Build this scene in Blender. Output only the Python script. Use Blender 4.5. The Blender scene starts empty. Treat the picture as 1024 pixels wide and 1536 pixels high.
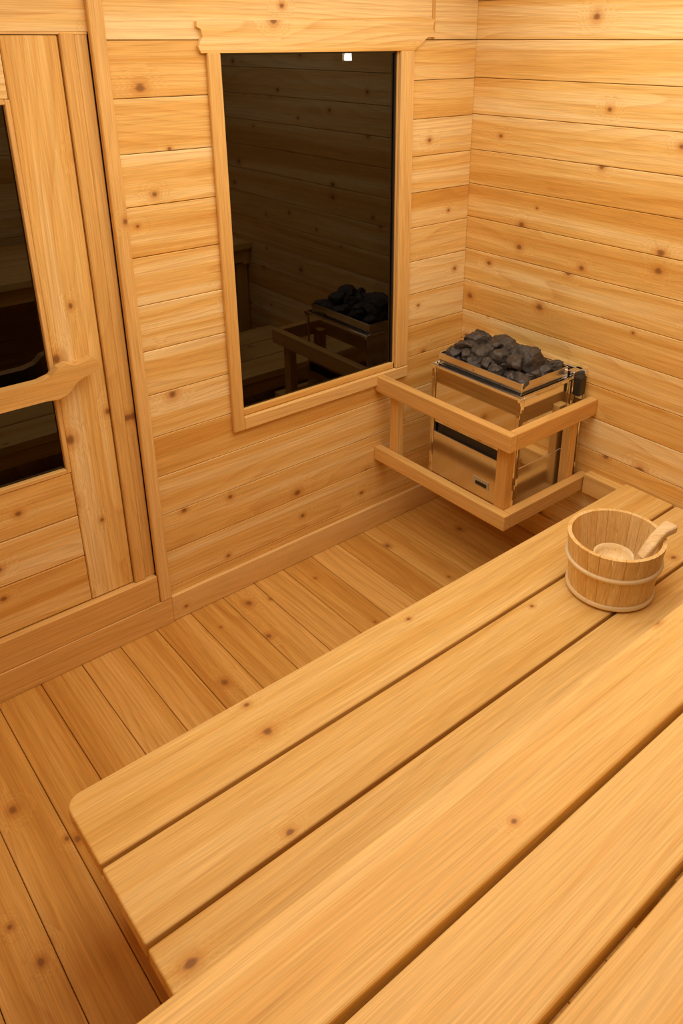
import bpy, bmesh, math, random
from mathutils import Vector, Matrix, noise
random.seed(11)
sc=bpy.context.scene
sc.view_settings.view_transform='Standard'
sc.view_settings.look='None'
sc.view_settings.exposure=0
COL=bpy.context.collection

# ------------------------------------------------------------------ materials
def new_mat(name):
    m=bpy.data.materials.new(name); m.use_nodes=True
    nt=m.node_tree
    for n in list(nt.nodes): nt.nodes.remove(n)
    out=nt.nodes.new('ShaderNodeOutputMaterial')
    return m,nt,out
def N(nt,typ,**kw):
    n=nt.nodes.new(typ)
    for k,v in kw.items(): setattr(n,k,v)
    return n
def math_(nt,op,a,b=None,c=None,clamp=False):
    n=nt.nodes.new('ShaderNodeMath'); n.operation=op; n.use_clamp=clamp
    for i,v in enumerate((a,b,c)):
        if v is None: continue
        if isinstance(v,(int,float)): n.inputs[i].default_value=v
        else: nt.links.new(v,n.inputs[i])
    return n.outputs[0]
def mapr(nt,v,a,b,c,d,smooth=True):
    n=nt.nodes.new('ShaderNodeMapRange')
    n.interpolation_type='SMOOTHSTEP' if smooth else 'LINEAR'
    nt.links.new(v,n.inputs[0])
    for i,x in enumerate((a,b,c,d)): n.inputs[i+1].default_value=x
    return n.outputs[0]
def vscale(nt,v,s):
    n=nt.nodes.new('ShaderNodeVectorMath'); n.operation='MULTIPLY'
    nt.links.new(v,n.inputs[0]); n.inputs[1].default_value=s
    return n.outputs[0]
def mixc(nt,fac,a,b,mode='MIX'):
    n=nt.nodes.new('ShaderNodeMix'); n.data_type='RGBA'; n.blend_type=mode
    if isinstance(fac,(int,float)): n.inputs[0].default_value=fac
    else: nt.links.new(fac,n.inputs[0])
    for i,v in ((6,a),(7,b)):
        if isinstance(v,tuple): n.inputs[i].default_value=(*v,1)
        else: nt.links.new(v,n.inputs[i])
    return n.outputs[2]

def wood(name,light,mid,dark,ring=.35,knots=.5,rough=.5,kscale=4.4,ringf=9.,tone_gain=1.0,fiber=.40,ksize=1.0,rv=.5,medg=.6,knotcol=(.24,.095,.025)):
    m,nt,out=new_mat(name)
    at=N(nt,'ShaderNodeAttribute',attribute_name='gc'); P=at.outputs['Vector']
    ar=N(nt,'ShaderNodeAttribute',attribute_name='rnd'); R=ar.outputs['Fac']
    def noise_(vec,detail=2,rough_=.5,dist=0):
        n=nt.nodes.new('ShaderNodeTexNoise'); n.inputs['Scale'].default_value=1
        n.inputs['Detail'].default_value=detail; n.inputs['Roughness'].default_value=rough_
        n.inputs['Distortion'].default_value=dist
        nt.links.new(vec,n.inputs['Vector']); return n.outputs['Fac']
    w=noise_(vscale(nt,P,(.6,5,5)),1.0,.4,0)
    tone=noise_(vscale(nt,P,(.45,16,16)),2,.5,.1)
    fib=noise_(vscale(nt,P,(7,340,340)),2,.6)
    med=noise_(vscale(nt,P,(1.6,95,95)),2.5,.65)
    kv=vscale(nt,P,(.8,1,1))
    vo=N(nt,'ShaderNodeTexVoronoi',voronoi_dimensions='2D',feature='F1'); vo.inputs['Scale'].default_value=kscale
    nt.links.new(kv,vo.inputs['Vector'])
    sep=N(nt,'ShaderNodeSeparateColor'); nt.links.new(vo.outputs['Color'],sep.inputs[0])
    exist=math_(nt,'GREATER_THAN',sep.outputs[0],1-knots)
    size=mapr(nt,sep.outputs[1],0,1,.42*ksize,1.15*ksize,False)
    wob=mapr(nt,med,.2,.8,.6,1.4,False)
    dist=math_(nt,'MULTIPLY',math_(nt,'DIVIDE',math_(nt,'DIVIDE',vo.outputs['Distance'],kscale),size),wob)
    bump=math_(nt,'MULTIPLY',mapr(nt,dist,0,.06,1,0),exist)
    core=math_(nt,'MULTIPLY',mapr(nt,dist,.004,.0125,1,0),exist)
    halo=math_(nt,'MULTIPLY',mapr(nt,dist,.010,.030,1,0),exist)
    sx=N(nt,'ShaderNodeSeparateXYZ'); nt.links.new(P,sx.inputs[0])
    h=math_(nt,'ADD',math_(nt,'MULTIPLY',w,ringf*1.7),math_(nt,'ADD',math_(nt,'MULTIPLY',sx.outputs[1],ringf*4.2),math_(nt,'MULTIPLY',bump,4.0)))
    fr=math_(nt,'FRACT',h)
    rg=math_(nt,'MULTIPLY',math_(nt,'POWER',fr,2.6),mapr(nt,fr,.90,1.0,1,0))
    rg=math_(nt,'MULTIPLY',rg,mapr(nt,med,.3,.7,.35,1.5,False))
    tt=math_(nt,'ADD',mapr(nt,tone,.5-.22/tone_gain,.5+.22/tone_gain,0,.78,False),math_(nt,'MULTIPLY',math_(nt,'SUBTRACT',R,.42),rv))
    tt=math_(nt,'ADD',tt,math_(nt,'MULTIPLY',math_(nt,'SUBTRACT',med,.5),medg),clamp=True)
    cr=N(nt,'ShaderNodeValToRGB'); nt.links.new(tt,cr.inputs[0])
    e=cr.color_ramp.elements
    e[0].position=.08; e[0].color=(*light,1); e[1].position=.95; e[1].color=(*dark,1)
    x=e.new(.5); x.color=(*mid,1)
    c=cr.outputs[0]
    ringcol=tuple(a*b for a,b in zip(dark,(.80,.64,.46)))
    c=mixc(nt,math_(nt,'MULTIPLY',rg,ring),c,ringcol)
    fm=mapr(nt,fib,.25,.75,1-fiber*.5,1+fiber*.35,False)
    cb=N(nt,'ShaderNodeCombineColor')
    for i in range(3): nt.links.new(fm,cb.inputs[i])
    c=mixc(nt,1.0,c,cb.outputs[0],'MULTIPLY')
    c=mixc(nt,math_(nt,'MULTIPLY',halo,.5),c,tuple(a*b for a,b in zip(dark,(.80,.6,.42))))
    c=mixc(nt,math_(nt,'MULTIPLY',core,.85),c,knotcol)
    b=N(nt,'ShaderNodeBsdfPrincipled')
    nt.links.new(c,b.inputs['Base Color']); b.inputs['Roughness'].default_value=rough
    b.inputs['Specular IOR Level'].default_value=.25
    bp=N(nt,'ShaderNodeBump'); bp.inputs['Strength'].default_value=.15; bp.inputs['Distance'].default_value=.002
    nt.links.new(fib,bp.inputs['Height'])
    nt.links.new(bp.outputs[0],b.inputs['Normal'])
    nt.links.new(b.outputs[0],out.inputs[0])
    return m

WALL=wood('cedar_wall',(.93,.705,.335),(.85,.545,.172),(.71,.375,.08),ring=.42,knots=.75,rough=.55,tone_gain=1.3,ksize=1.2,rv=.52)
TRIM=wood('cedar_trim',(.84,.555,.21),(.77,.465,.142),(.66,.36,.088),ring=.30,knots=.25,rough=.55,tone_gain=.7)
FLOORM=wood('cedar_floor',(.77,.445,.125),(.66,.35,.075),(.53,.24,.042),ring=.40,knots=.8,rough=.5,tone_gain=1.1,ksize=1.05,rv=.5)
BENCH=wood('bench_wood',(.86,.59,.22),(.80,.505,.152),(.70,.395,.092),ring=.28,knots=.5,rough=.48,ringf=7,tone_gain=1.0,ksize=1.0)
GUARD=wood('guard_rail_wood',(.80,.51,.17),(.73,.42,.122),(.63,.33,.075),ring=.3,knots=.08,rough=.5,tone_gain=.6)
PAIL=wood('pail_wood',(.90,.66,.30),(.83,.55,.20),(.72,.42,.115),ring=.35,knots=0,rough=.45,ringf=16)
HOOP=wood('pale_hoop_wood',(.92,.77,.48),(.89,.70,.39),(.82,.59,.28),ring=.15,knots=0,rough=.5)

def simple(name,col,rough=.5,metal=0,noise_amt=0,nscale=30,bump=0):
    m,nt,out=new_mat(name)
    b=N(nt,'ShaderNodeBsdfPrincipled'); b.inputs['Base Color'].default_value=(*col,1)
    b.inputs['Roughness'].default_value=rough; b.inputs['Metallic'].default_value=metal
    if noise_amt or bump:
        tc=N(nt,'ShaderNodeTexCoord'); n=N(nt,'ShaderNodeTexNoise'); n.inputs['Scale'].default_value=nscale; n.inputs['Detail'].default_value=6
        nt.links.new(tc.outputs['Object'],n.inputs['Vector'])
        c=mixc(nt,n.outputs['Fac'],tuple(x*(1-noise_amt) for x in col),tuple(min(1,x*(1+noise_amt)) for x in col))
        nt.links.new(c,b.inputs['Base Color'])
        if bump:
            bp=N(nt,'ShaderNodeBump'); bp.inputs['Strength'].default_value=bump; bp.inputs['Distance'].default_value=.004
            nt.links.new(n.outputs['Fac'],bp.inputs['Height']); nt.links.new(bp.outputs[0],b.inputs['Normal'])
    nt.links.new(b.outputs[0],out.inputs[0]); return m
STEEL=simple('polished_steel',(.80,.78,.74),.07,1.0,.05,6)
STEELB=simple('brushed_steel',(.76,.74,.70),.20,1.0,.08,20)
BLACK=simple('black_enamel',(.018,.016,.015),.35,0)
LABEL=simple('label_paint',(.60,.50,.30),.5,0)
ROCK=simple('sauna_stone',(.058,.049,.041),.55,0,.9,60,1.0)
DARK=simple('dark_gap',(.05,.026,.010),.9,0)
HALL=simple('hall_dark_paint',(.03,.022,.016),.8,0,.3,3)
def glassmat():
    m,nt,out=new_mat('tinted_glass')
    tr=N(nt,'ShaderNodeBsdfTransparent'); tr.inputs[0].default_value=(.10,.085,.065,1)
    gl=N(nt,'ShaderNodeBsdfGlossy'); gl.inputs['Roughness'].default_value=.01; gl.inputs['Color'].default_value=(1,1,1,1)
    fr=N(nt,'ShaderNodeFresnel'); fr.inputs['IOR'].default_value=1.6
    mx=N(nt,'ShaderNodeMixShader'); nt.links.new(fr.outputs[0],mx.inputs[0])
    nt.links.new(tr.outputs[0],mx.inputs[1]); nt.links.new(gl.outputs[0],mx.inputs[2]); nt.links.new(mx.outputs[0],out.inputs[0])
    return m
GLASS=glassmat()
def emis(name,col,s):
    m,nt,out=new_mat(name); e=N(nt,'ShaderNodeEmission'); e.inputs[0].default_value=(*col,1); e.inputs[1].default_value=s
    nt.links.new(e.outputs[0],out.inputs[0]); return m
LAMPM=emis('lamp_glow',(1,.9,.75),60)

# ------------------------------------------------------------------ builder
class B:
    def __init__(s,mats):
        s.bm=bmesh.new(); s.g=s.bm.verts.layers.float_vector.new('gc'); s.r=s.bm.verts.layers.float.new('rnd'); s.mats=mats
    def merge(s,t,gcf,rnd=None,mat=0,M=None,smooth=False):
        if rnd is None: rnd=random.random()
        off=Vector((random.random()*40,random.random()*40,random.random()*40))
        mp={}
        for v in t.verts:
            co=v.co.copy()
            nv=s.bm.verts.new(M@co if M else co); nv[s.g]=Vector(gcf(co))+off; nv[s.r]=rnd; mp[v]=nv
        for f in t.faces:
            try: nf=s.bm.faces.new([mp[v] for v in f.verts])
            except ValueError: continue
            nf.material_index=mat; nf.smooth=smooth
        t.free()
    def box(s,lo,hi,grain='x',bev=.002,mat=0,M=None,rnd=None,rounded=None,seg=1):
        lo=Vector(lo);hi=Vector(hi)
        t=bmesh.new(); bmesh.ops.create_cube(t,size=1)
        c=(lo+hi)/2; d=hi-lo
        for v in t.verts: v.co=Vector((v.co.x*d.x,v.co.y*d.y,v.co.z*d.z))+c
        if rounded:
            for (px,py,rad) in rounded:
                es=[e for e in t.edges if all(abs(v.co.x-px)<1e-5 and abs(v.co.y-py)<1e-5 for v in e.verts)]
                bmesh.ops.bevel(t,geom=es,offset=rad,segments=7,profile=.5,affect='EDGES')
        if bev>0:
            es=[e for e in t.edges if len(e.link_faces)==2 and e.calc_face_angle(0)>.6]
            bmesh.ops.bevel(t,geom=es,offset=bev,segments=seg,profile=.5,affect='EDGES')
        ax='xyz'.index(grain); o=[i for i in range(3) if i!=ax]
        if d[o[0]]<d[o[1]]: o=o[::-1]
        s.merge(t,lambda co:(co[ax],co[o[0]],co[o[1]]),rnd,mat,M)
    def obj(s,name,parent=None,autosmooth=False):
        me=bpy.data.meshes.new(name); bmesh.ops.recalc_face_normals(s.bm,faces=s.bm.faces[:])
        s.bm.to_mesh(me); s.bm.free()
        for m in s.mats: me.materials.append(m)
        ob=bpy.data.objects.new(name,me); COL.objects.link(ob)
        if parent: ob.parent=parent
        return ob
def empty(name,loc=(0,0,0)):
    e=bpy.data.objects.new(name,None); e.location=loc; COL.objects.link(e); e.empty_display_size=.1
    return e
def child(ob,par):
    ob.parent=par; ob.matrix_parent_inverse=Matrix.Translation(-par.location)
    return ob

XL=-2.95; YB=-2.45; ZC=2.25; T=.018
# ------------------------------------------------------------------ walls (tongue and groove)
G=.0009; BV=.0018
def hplanks_A(b,x0,x1,zs):
    for a,c in zip(zs[:-1],zs[1:]):
        b.box((x0+.0006,0,a+G),(x1-.0006,T,c-G),'x',BV)
b=B([WALL,DARK])
pl=lambda z0,p,n:[z0+p*i for i in range(n+1)]
lowz=[0.0,.135,.282,.429,.576,.723]
hplanks_A(b,-1.43,0,lowz)
hplanks_A(b,-1.43,-1.11,pl(.723,.1467,8))
hplanks_A(b,-.345,0,pl(.723,.1303,9))
hplanks_A(b,-1.43,0,[1.8965,2.035,2.16,ZC])
hplanks_A(b,-2.36,-1.45,[1.915,2.035,2.16,ZC])
hplanks_A(b,XL,-2.34,pl(0,.1467,15)+[ZC])
for lo,hi in [((-1.47,T,0),(0.06,.06,.69)),((-1.47,T,.69),(-1.10,.06,1.87)),((-.37,T,.69),(.06,.06,1.87)),((-1.47,T,1.87),(.06,.06,ZC)),
              ((-2.33,T,1.93),(-1.47,.06,ZC)),((XL-.06,T,0),(-2.33,.06,ZC))]:
    b.box(lo,hi,'x',0,1)
b.obj('wall_front')
b=B([WALL,DARK])
zs=[-.034+.1287*i for i in range(0,18)]; zs[0]=0; zs=[z for z in zs if z<ZC-.02]+[ZC]
for a,c in zip(zs[:-1],zs[1:]): b.box((0,YB,a+G),(T,T,c-G),'y',BV)
b.box((T,YB-.06,0),(.06,.06,ZC),'y',0,1)
b.obj('wall_right')
b=B([WALL,DARK]); zs=pl(0,.1467,15)+[ZC]
for a,c in zip(zs[:-1],zs[1:]): b.box((XL-T,YB,a+G),(XL,0,c-G),'y',BV)
b.box((XL-.06,YB-.06,0),(XL-T,.06,ZC),'y',0,1)
b.obj('wall_left')
b=B([WALL,DARK])
for a,c in zip(zs[:-1],zs[1:]): b.box((XL,YB-T,a+G),(0,YB,c-G),'x',BV)
b.box((XL,YB-.06,0),(0,YB-T,ZC),'x',0,1)
b.obj('wall_back')
b=B([WALL,DARK]); x=XL
while x<-.01:
    x2=min(x+.14,0); b.box((x+.0006,YB,ZC),(x2-.0006,0,ZC+T),'y',.0025); x=x2
b.box((XL-.06,YB-.06,ZC+T),(.06,.06,ZC+.06),'y',0,1)
b.obj('ceiling')
b=B([FLOORM,DARK]); x=-2.983
while x<0:
    x2=x+.135; b.box((max(x,XL)+.001,YB,-.02),(min(x2,0)-.001,0,0),'y',.0016); x=x2
b.box((XL-.06,YB-.06,-.06),(.06,.06,-.02),'y',0,1)
b.obj('floor')
b=B([TRIM]); b.box((-1.43,-.014,0),(0,0,.105),'x',.003); b.obj('baseboard_front')
b=B([TRIM]); b.box((-.014,-.86,0),(0,-.016,.105),'y',.003); b.obj('baseboard_right')

# ------------------------------------------------------------------ window
w=empty('window_1',(-.74,0,1.28))
def part(name,par,boxes,mats):
    b=B(mats)
    for kw in boxes: b.box(**kw)
    return child(b.obj(name),par)
part('left_casing',w,[dict(lo=(-1.132,-.016,.652),hi=(-1.088,.0,1.862),grain='z',bev=.003)],[TRIM])
part('right_casing',w,[dict(lo=(-.384,-.016,.70),hi=(-.322,.0,1.862),grain='z',bev=.003)],[TRIM])
part('bottom_casing',w,[dict(lo=(-1.088,-.017,.652),hi=(-.322,.0,.699),grain='x',bev=.003)],[TRIM])
b=B([WALL]); t=bmesh.new()
prof=[(-1.150,1.862),(-.322,1.862),(-.285,1.888),(-.262,1.905),(-.225,1.905),(-.225,1.915),(-.24,1.93),(-.235,1.95),(-.225,1.962),(-.30,1.968),(-1.13,1.945),(-1.158,1.945),(-1.158,1.93),(-1.146,1.925),(-1.142,1.905),(-1.15,1.895),(-1.158,1.88)]
fr=[t.verts.new((x,-.014,z)) for x,z in prof]; bk=[t.verts.new((x,0,z)) for x,z in prof]
t.faces.new(fr); t.faces.new(bk[::-1])
for i in range(len(prof)):
    j=(i+1)%len(prof); t.faces.new((fr[j],fr[i],bk[i],bk[j]))
b.merge(t,lambda co:(co.x,co.z,co.y),rnd=.7); child(b.obj('head_casing'),w)
part('jamb_liner',w,[dict(lo=(-1.11,.0,.69),hi=(-1.085,.055,1.87),grain='z',bev=.001),dict(lo=(-.388,.0,.69),hi=(-.36,.055,1.87),grain='z',bev=.001),
    dict(lo=(-1.085,.0,.68),hi=(-.388,.055,.70),grain='x',bev=.001),dict(lo=(-1.085,.0,1.862),hi=(-.388,.055,1.88),grain='x',bev=.001)],[TRIM])
part('gasket',w,[dict(lo=(-1.085,.006,.70),hi=(-1.078,.016,1.862),bev=0),dict(lo=(-.395,.006,.70),hi=(-.388,.016,1.862),bev=0),
    dict(lo=(-1.078,.006,.70),hi=(-.395,.016,.706),bev=0),dict(lo=(-1.078,.006,1.856),hi=(-.395,.016,1.862),bev=0)],[BLACK])
def pane(name,par,x0,x1,z0,z1,y):
    me=bpy.data.meshes.new(name); me.from_pydata([(x0,y,z0),(x1,y,z0),(x1,y,z1),(x0,y,z1)],[],[(0,1,2,3)]); me.materials.append(GLASS)
    o=bpy.data.objects.new(name,me); COL.objects.link(o); child(o,par)
pane('glass_pane',w,-1.085,-.388,.70,1.862,.012)

# ------------------------------------------------------------------ door
d=empty('door_1',(-1.9,0,1.0))
y0,y1=.004,.044
part('right_stile',d,[dict(lo=(-1.692,y0,.218),hi=(-1.5485,y1,1.908),grain='z',bev=.003,rnd=.4)],[WALL])
part('left_stile',d,[dict(lo=(-2.29,y0,.218),hi=(-2.15,y1,1.908),grain='z',bev=.003)],[WALL])
part('top_rail',d,[dict(lo=(-2.148,y0,1.76),hi=(-1.694,y1,1.908),grain='x',bev=.003)],[WALL])
part('bottom_panel_boards',d,[dict(lo=(-2.148,y0,a+.001),hi=(-1.694,y1,c-.001),grain='x',bev=.003) for a,c in ((.218,.39),(.39,.54),(.54,.694))],[WALL])
part('glass_bead',d,[dict(lo=(-2.15,y0-.002,.694),hi=(-2.135,y0+.018,1.76),grain='z'),dict(lo=(-1.705,y0-.002,.694),hi=(-1.692,y0+.018,1.76),grain='z'),
   dict(lo=(-2.135,y0-.002,.694),hi=(-1.705,y0+.018,.708),grain='x'),dict(lo=(-2.135,y0-.002,1.748),hi=(-1.705,y0+.018,1.76),grain='x')],[TRIM])
pane('glass_pane',d,-2.14,-1.70,.70,1.755,.018)
b=B([TRIM]); t=bmesh.new()
top=[(-2.26,1.028),(-1.76,1.028),(-1.725,1.036),(-1.70,1.056),(-1.675,1.062),(-1.65,1.052),(-1.625,1.056),(-1.60,1.064),(-1.585,1.05)]
bot=[(-1.582,1.03),(-1.60,1.018),(-1.63,1.012),(-1.655,1.0),(-1.68,.975),(-1.71,.964),(-1.75,.968),(-2.26,.968)]
prof=top+bot; ya,yb=-.06,-.028
fr=[t.verts.new((x,ya,z)) for x,z in prof]; bk=[t.verts.new((x,yb,z)) for x,z in prof]
t.faces.new(fr); t.faces.new(bk[::-1])
for i in range(len(prof)):
    j=(i+1)%len(prof); t.faces.new((fr[j],fr[i],bk[i],bk[j]))
es=[e for e in t.edges if e.calc_face_angle(0)>1.2]
bmesh.ops.bevel(t,geom=es,offset=.004,segments=2,profile=.5,affect='EDGES')
b.merge(t,lambda co:(co.x,co.z,co.y))
b.box((-1.65,yb,1.015),(-1.61,y0,1.045),'y'); b.box((-2.24,yb,.98),(-2.20,y0,1.02),'y')
child(b.obj('handle'),d)
b=B([TRIM])
b.box((-1.546,-.004,.215),(-1.506,.05,1.914),'z',.003)
b.box((-1.505,.004,.215),(-1.4705,.05,1.914),'z',.002)
b.box((-2.34,.004,.215),(-2.293,.05,1.914),'z',.003)
b.box((-2.34,.002,1.910),(-1.47,.05,1.93),'x',.001)
b.box((-1.470,-.02,.106),(-1.428,.0,ZC),'z',.003)
b.box((-2.36,-.02,.106),(-2.30,0,ZC),'z',.003)
b.obj('trim_1')
b=B([TRIM])
b.box((-2.36,-.018,0),(-1.43,.0,.105),'x',.002)
b.box((-2.30,-.016,.105),(-1.472,.05,.215),'x',.003)
b.box((XL,-.014,0),(-2.36,0,.105),'x',.002)
b.obj('trim_2')
b=B([TRIM]); b.box((-.232,-.006,1.90),(-.220,.0,ZC),'z',.002); b.obj('trim_3')

# ------------------------------------------------------------------ hall outside
b=B([HALL])
b.box((-3.6,2.0,-.05),(3.0,2.05,2.4),'x',0); b.box((-3.65,.07,-.05),(-3.6,2.0,2.4),'x',0); b.box((3.0,.07,-.05),(3.05,2.0,2.4),'x',0)
b.box((-3.6,.07,-.1),(3.0,2.0,-.05),'x',0); b.box((-3.6,.07,2.4),(3.0,2.0,2.45),'x',0)
b.box((.06,.06,-.05),(3.0,.07,2.4),'x',0); b.box((-3.6,.06,-.05),(XL-.06,.07,2.4),'x',0)
b.obj('wall_hall')
b=B([LAMPM,BLACK])
t=bmesh.new(); bmesh.ops.create_cone(t,cap_ends=True,segments=20,radius1=.022,radius2=.018,depth=.06)
bmesh.ops.translate(t,verts=t.verts,vec=(.945,1.93,1.81)); b.merge(t,lambda c:tuple(c))
b.box((.915,1.95,1.76),(.975,2.0,1.86),mat=1); b.box((.93,1.91,1.765),(.96,1.96,1.778),mat=1)
b.obj('wall_sconce')

# ------------------------------------------------------------------ benches
BL=-2.09
lb=empty('lower_bench',(-1.05,-1.15,0))
ys=[(-.857,-1.047),(-1.057,-1.246),(-1.256,-1.444)]
b=B([BENCH])
for i,(ya,yb) in enumerate(ys):
    b.box((BL,yb,.371),(-.004,ya,.41),'x',.005,seg=3,rounded=[(BL,ya,.035)] if i==0 else None,rnd=[.5,.4,.62][i])
child(b.obj('seat_planks'),lb)
part('cross_beams',lb,[dict(lo=(x,-1.44,.30),hi=(x+.038,-.875,.371),grain='y') for x in (-2.065,-1.4,-.75,-.045)],[BENCH])
part('legs',lb,[dict(lo=(x,y,0),hi=(x+.07,y+.07,.30),grain='z',bev=.003) for x in (-1.95,-1.4,-.75,-.075) for y in (-1.0,-1.43)],[BENCH])
part('front_apron',lb,[dict(lo=(-2.06,-.874,.31),hi=(-.005,-.860,.37),grain='x')],[BENCH])
part('wall_cleat',lb,[dict(lo=(-.04,-.853,.315),hi=(-.001,-.699,.395),grain='y')],[BENCH])
ub=empty('upper_bench',(-1.2,-1.98,0))
b=B([BENCH])
UL=-2.62
for i in range(5):
    ya=-1.606-.1545*i; yb=ya-.144
    b.box((UL,yb,.817),(-.004,ya,.855),'x',.005,seg=3,rounded=[(UL,ya,.03)] if i==0 else None,rnd=[.42,.28,.25,.4,.5][i])
child(b.obj('seat_planks'),ub)
part('cross_beams',ub,[dict(lo=(x,-2.37,.728),hi=(x+.045,-1.63,.817),grain='y') for x in (-2.5,-1.60,-.80,-.05)],[BENCH])
part('legs',ub,[dict(lo=(x,y,0),hi=(x+.07,y+.06,.728),grain='z',bev=.003) for x in (-2.5,-1.61,-.80,-.075) for y in (-1.72,-2.37)],[BENCH])
part('front_apron',ub,[dict(lo=(-2.55,-1.650,.74),hi=(-.005,-1.632,.816),grain='x')],[BENCH])

# ------------------------------------------------------------------ heater guard
g=empty('heater_guard_rail',(-.24,-.35,.5))
gx=-.485; gy=-.695
def rail(z0,z1):
    return [dict(lo=(gx,gy,z0),hi=(gx+.035,-.001,z1),grain='y',bev=.003,seg=2),dict(lo=(gx+.036,gy,z0),hi=(-.001,gy+.035,z1),grain='x',bev=.003,seg=2)]
part('top_rails',g,rail(.628,.692),[GUARD])
part('bottom_rails',g,rail(.322,.380),[GUARD])
part('posts',g,[dict(lo=(gx+.036,gy+.036,.322),hi=(gx+.074,gy+.084,.628+.03),grain='z',bev=.002),
   dict(lo=(gx+.036,-.10,.322),hi=(gx+.07,-.055,.658),grain='z',bev=.002),
   dict(lo=(-.10,gy+.036,.322),hi=(-.055,gy+.07,.658),grain='z',bev=.002)],[GUARD])

# ------------------------------------------------------------------ heater
H=empty('sauna_heater',(-.2,-.4,.5))
hx0,hx1,hy0,hy1=-.35,-.06,-.62,-.18
z0,z1=.30,.765
def cpart(name,boxes,mats): return part(name,H,boxes,mats)
cp=[]
for (x,y) in ((hx0,hy0),(hx0,hy1-.02),(hx1-.02,hy0),(hx1-.02,hy1-.02)):
    cp.append(dict(lo=(x,y,z0),hi=(x+.02,y+.02,z1),grain='z',bev=.004,seg=2))
cpart('corner_posts',cp,[STEEL])
cpart('side_panels',[dict(lo=(hx0+.006,hy0+.02,.525),hi=(hx0+.010,hy1-.02,z1-.006),bev=.001),
    dict(lo=(hx0+.02,hy0+.006,.43),hi=(hx1-.02,hy0+.010,z1-.006),bev=.001),
    dict(lo=(hx0+.02,hy1-.010,.33),hi=(hx1-.02,hy1-.006,z1-.006),bev=.001),
    dict(lo=(hx1-.010,hy0+.02,.33),hi=(hx1-.006,hy1-.02,z1-.006),bev=.001)],[STEEL])
cpart('dark_reflection_core',[dict(lo=(hx0+.022,hy0+.022,.36),hi=(hx1-.022,hy1-.022,.74),bev=.002)],[BLACK])  # black core shows through panel gap, imitating a dark reflection on the steel
cpart('control_box',[dict(lo=(hx0+.003,hy0+.004,z0),hi=(hx1-.02,hy1-.004,.485),bev=.004,seg=2)],[STEELB])
cpart('control_label',[dict(lo=(hx0+.001,-.50,.345),hi=(hx0+.003,-.42,.38),bev=0,mat=0),dict(lo=(hx0-.001,-.49,.352),hi=(hx0+.001,-.435,.366),bev=0,mat=1)],[LABEL,BLACK])
cpart('top_rim',[dict(lo=(hx0-.004,hy0-.004,z1-.006),hi=(hx0+.010,hy1+.004,z1+.004),bev=.002),dict(lo=(hx0+.010,hy0-.004,z1-.006),hi=(hx1,hy0+.010,z1+.004),bev=.002),
    dict(lo=(hx0+.010,hy1-.010,z1-.006),hi=(hx1,hy1+.004,z1+.004),bev=.002)],[STEEL])
tx0,tx1,ty0,ty1,tz0,tz1=hx0+.022,hx1-.008,hy0+.022,hy1-.012,.745,.808
cpart('stone_tray',[dict(lo=(tx0,ty0,tz0),hi=(tx0+.005,ty1,tz1),bev=.001),dict(lo=(tx1-.005,ty0,tz0),hi=(tx1,ty1,tz1),bev=.001),
    dict(lo=(tx0+.005,ty0,tz0),hi=(tx1-.005,ty0+.005,tz1),bev=.001),dict(lo=(tx0+.005,ty1-.005,tz0),hi=(tx1-.005,ty1,tz1),bev=.001),
    dict(lo=(tx0+.005,ty0+.005,tz0),hi=(tx1-.005,ty1-.005,tz0+.005),bev=0)],[STEELB])
cpart('wall_bracket',[dict(lo=(hx1,hy0+.0,.36),hi=(-.001,hy0+.03,.79),bev=.003,mat=0),dict(lo=(hx1,hy1-.03,.36),hi=(-.001,hy1,.79),bev=.003,mat=0),
    dict(lo=(hx1+.002,hy0-.03,.70),hi=(-.02,hy0,.775),bev=.003,mat=1),dict(lo=(-.02,hy0-.02,.36),hi=(-.001,hy1+.02,.79),bev=.002,mat=0)],[STEEL,BLACK])
# stones: a dense heap of rough lumps
b=B([ROCK])
def stone(x,y,z,r):
    t=bmesh.new(); bmesh.ops.create_icosphere(t,subdivisions=4,radius=1)
    sd=Vector((random.random()*90,random.random()*90,random.random()*90))
    s=Vector((random.uniform(.8,1.2),random.uniform(.95,1.4),random.uniform(.6,.95)))*r
    planes=[(Vector((random.gauss(0,1),random.gauss(0,1),random.gauss(0,1))).normalized(),random.uniform(.55,.85)) for _ in range(10)]
    for v in t.verts:
        n=v.co.normalized(); p=n.copy()
        for (pn,pd) in planes:
            dd=p.dot(pn)
            if dd>pd: p-=pn*(dd-pd)
        p*=1+.14*noise.noise(n*2.2+sd)+.09*noise.noise(n*5+sd)+.05*noise.noise(n*13+sd)
        v.co=Vector((p.x*s.x,p.y*s.y,p.z*s.z))
    M=Matrix.Translation((x,y,z))@Matrix.Rotation(random.uniform(0,6.28),4,'Z')@Matrix.Rotation(random.uniform(-.6,.6),4,'X')
    b.merge(t,lambda c:tuple(c),M=M,smooth=True)
for layer,(nx,ny) in enumerate(((4,6),(5,7),(3,4))):
    for i in range(nx):
        for j in range(ny):
            u=(i+.5+random.uniform(-.25,.25))/nx; v=(j+.5+random.uniform(-.25,.25))/ny
            if layer==2: u=.22+.58*u; v=.16+.74*v
            u=min(max(u,.13),.87); v=min(max(v,.09),.91)
            x=tx0+.006+u*(tx1-tx0-.012); y=ty0+.006+v*(ty1-ty0-.012)
            z=[.775,.800,.830][layer]+random.uniform(-.007,.007)+.012*v*(layer>0)
            stone(x,y,z,[.037,random.uniform(.030,.038),random.uniform(.036,.056)][layer])
child(b.obj('stones'),H)

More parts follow.
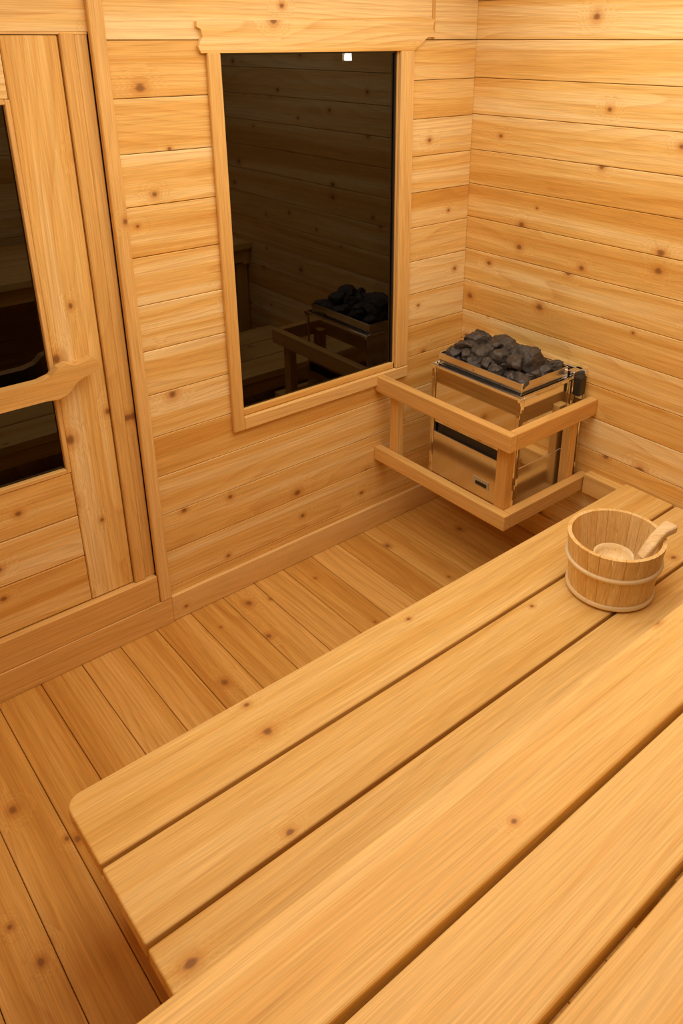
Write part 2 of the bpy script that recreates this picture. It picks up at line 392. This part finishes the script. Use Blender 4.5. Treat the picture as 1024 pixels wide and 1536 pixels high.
# ------------------------------------------------------------------ pail with ladle
PC=Vector((-.568,-1.172,.4105)); P=empty('wooden_pail',PC)
rb,rt,hh,th=.118,.138,.184,.012
b=B([PAIL]); n=24
for k in range(n):
    t=bmesh.new(); a0=2*math.pi*k/n+.003; a1=2*math.pi*(k+1)/n-.003
    seg=4
    grid={}
    for io in (0,1):
        for iz in (0,1):
            for j in range(seg+1):
                a=a0+(a1-a0)*j/seg; r=(rb+(rt-rb)*iz)-io*th
                if io==0 and j in(0,seg): r-=.0006
                grid[io,iz,j]=t.verts.new((r*math.cos(a),r*math.sin(a),hh*iz))
    for j in range(seg):
        t.faces.new((grid[0,0,j],grid[0,0,j+1],grid[0,1,j+1],grid[0,1,j]))
        t.faces.new((grid[1,0,j+1],grid[1,0,j],grid[1,1,j],grid[1,1,j+1]))
        t.faces.new((grid[0,1,j],grid[0,1,j+1],grid[1,1,j+1],grid[1,1,j]))
        t.faces.new((grid[0,0,j+1],grid[0,0,j],grid[1,0,j],grid[1,0,j+1]))
    for j,fl in ((0,1),(seg,0)):
        t.faces.new((grid[0,0,j],grid[0,1,j],grid[1,1,j],grid[1,0,j]))
    ac=(a0+a1)/2
    b.merge(t,lambda co:(co.z,(math.atan2(co.y,co.x)-ac+math.pi)%(2*math.pi)*.12,math.hypot(co.x,co.y)),M=Matrix.Translation(PC),rnd=random.uniform(.1,.6))
t=bmesh.new(); bmesh.ops.create_cone(t,cap_ends=True,segments=40,radius1=rb-th,radius2=rb-th,depth=.012)
bmesh.ops.translate(t,verts=t.verts,vec=(0,0,.018)); b.merge(t,lambda c:(c.x,c.y,c.z),M=Matrix.Translation(PC))
child(b.obj('staves'),P)
def hoop(name,z,minor):
    b=B([HOOP]); t=bmesh.new(); R=rb+(rt-rb)*z/hh+minor*.55; nu,nv=64,10
    vs=[[t.verts.new(((R+minor*math.cos(2*math.pi*j/nv))*math.cos(2*math.pi*i/nu),(R+minor*math.cos(2*math.pi*j/nv))*math.sin(2*math.pi*i/nu),z+1.25*minor*math.sin(2*math.pi*j/nv))) for j in range(nv)] for i in range(nu)]
    for i in range(nu):
        for j in range(nv): t.faces.new((vs[i][j],vs[(i+1)%nu][j],vs[(i+1)%nu][(j+1)%nv],vs[i][(j+1)%nv]))
    b.merge(t,lambda c:(math.atan2(c.y,c.x)*.13,c.z,0),M=Matrix.Translation(PC),smooth=True)
    child(b.obj(name),P)
hoop('upper_hoop',.112,.0055); hoop('lower_hoop',.012,.006)
rv=Vector((.768,-.640,0)); fv=Vector((.64,.768,0))
def sweep(b,pts,wid,hei,nv=16):
    t=bmesh.new(); rings=[]
    for i,p in enumerate(pts):
        tg=(pts[min(i+1,len(pts)-1)]-pts[max(i-1,0)]).normalized()
        sd=tg.cross(Vector((0,0,1))).normalized(); up=sd.cross(tg)
        ring=[]
        for j in range(nv):
            c_,s_=math.cos(2*math.pi*j/nv),math.sin(2*math.pi*j/nv)
            c_=math.copysign(abs(c_)**.55,c_); s_=math.copysign(abs(s_)**.55,s_)
            ring.append(t.verts.new(p+sd*wid[i]*c_+up*hei[i]*s_))
        rings.append(ring)
    for i in range(len(pts)-1):
        for j in range(nv): t.faces.new((rings[i][j],rings[i][(j+1)%nv],rings[i+1][(j+1)%nv],rings[i+1][j]))
    t.faces.new(rings[0][::-1]); t.faces.new(rings[-1])
    b.merge(t,lambda c:(c.dot(rv),c.dot(fv),c.z),smooth=False)
b=B([HOOP,BLACK])
bc=PC+Vector((0,0,.115))-rv*.008-fv*.02
t=bmesh.new(); nu=32; prof=[(0.002,-.035),(.030,-.033),(.048,-.022),(.057,0),(.057,.014),(.052,.014),(.050,.0),(.042,-.016),(.025,-.026),(.002,-.028)]
vs=[[t.verts.new((r*math.cos(2*math.pi*i/nu),r*math.sin(2*math.pi*i/nu),z)) for r,z in prof] for i in range(nu)]
for i in range(nu):
    for j in range(len(prof)-1): t.faces.new((vs[i][j],vs[(i+1)%nu][j],vs[(i+1)%nu][j+1],vs[i][j+1]))
b.merge(t,lambda c:tuple(c),M=Matrix.Translation(bc),smooth=True)
K=[(PC+rv*.044-fv*.070+Vector((0,0,.128)),.010,.014),(PC+rv*.054-fv*.078+Vector((0,0,.160)),.015,.015),(PC+rv*.075-fv*.062+Vector((0,0,.184)),.017,.014),
   (PC+rv*.100-fv*.036+Vector((0,0,.195)),.017,.013),(PC+rv*.124-fv*.012+Vector((0,0,.197)),.017,.013),(PC+rv*.144+fv*.006+Vector((0,0,.197)),.021,.014),
   (PC+rv*.158+fv*.018+Vector((0,0,.196)),.022,.014),(PC+rv*.166+fv*.024+Vector((0,0,.195)),.017,.009)]
sweep(b,[k[0] for k in K],[k[1] for k in K],[k[2] for k in K])
child(b.obj('ladle'),P)

# ------------------------------------------------------------------ lights
def area(name,loc,size,power,col,rot=(0,0,0)):
    l=bpy.data.lights.new(name,'AREA'); l.shape='RECTANGLE'; l.size=size[0]; l.size_y=size[1]; l.energy=power; l.color=col
    o=bpy.data.objects.new(name,l); o.location=loc; o.rotation_euler=rot; COL.objects.link(o); return o
area('ceiling_light',(-1.4,-1.30,ZC-.02),(2.4,1.6),18.5,(1,.94,.82))
area('ceiling_light',(-.95,-.80,ZC-.02),(1.5,1.1),13,(1,.94,.82))  # second area light added as fill to flatten the room lighting
wd=bpy.data.worlds.new('World'); sc.world=wd; wd.use_nodes=True
wd.node_tree.nodes['Background'].inputs[0].default_value=(.05,.04,.03,1); wd.node_tree.nodes['Background'].inputs[1].default_value=.3

# ------------------------------------------------------------------ camera
cam=bpy.data.cameras.new('camera'); co=bpy.data.objects.new('camera',cam); COL.objects.link(co); sc.camera=co
cam.sensor_fit='HORIZONTAL'; cam.sensor_width=36
cam.lens=36*1204/1024
cam.shift_x=-(545-512)/1024; cam.shift_y=-(768-587)/1024
p=math.atan2(529,1204); q=math.radians(50.2); cc,ss=math.cos(p),math.sin(p)
fwd=Vector((math.cos(q)*cc,math.sin(q)*cc,-ss)); rgt=Vector((math.sin(q),-math.cos(q),0)); up=rgt.cross(fwd)
M=Matrix((rgt,up,-fwd)).transposed().to_4x4(); M.translation=(-1.251*1.9,-1.16*1.9,1.9)
co.matrix_world=M; cam.clip_start=.02
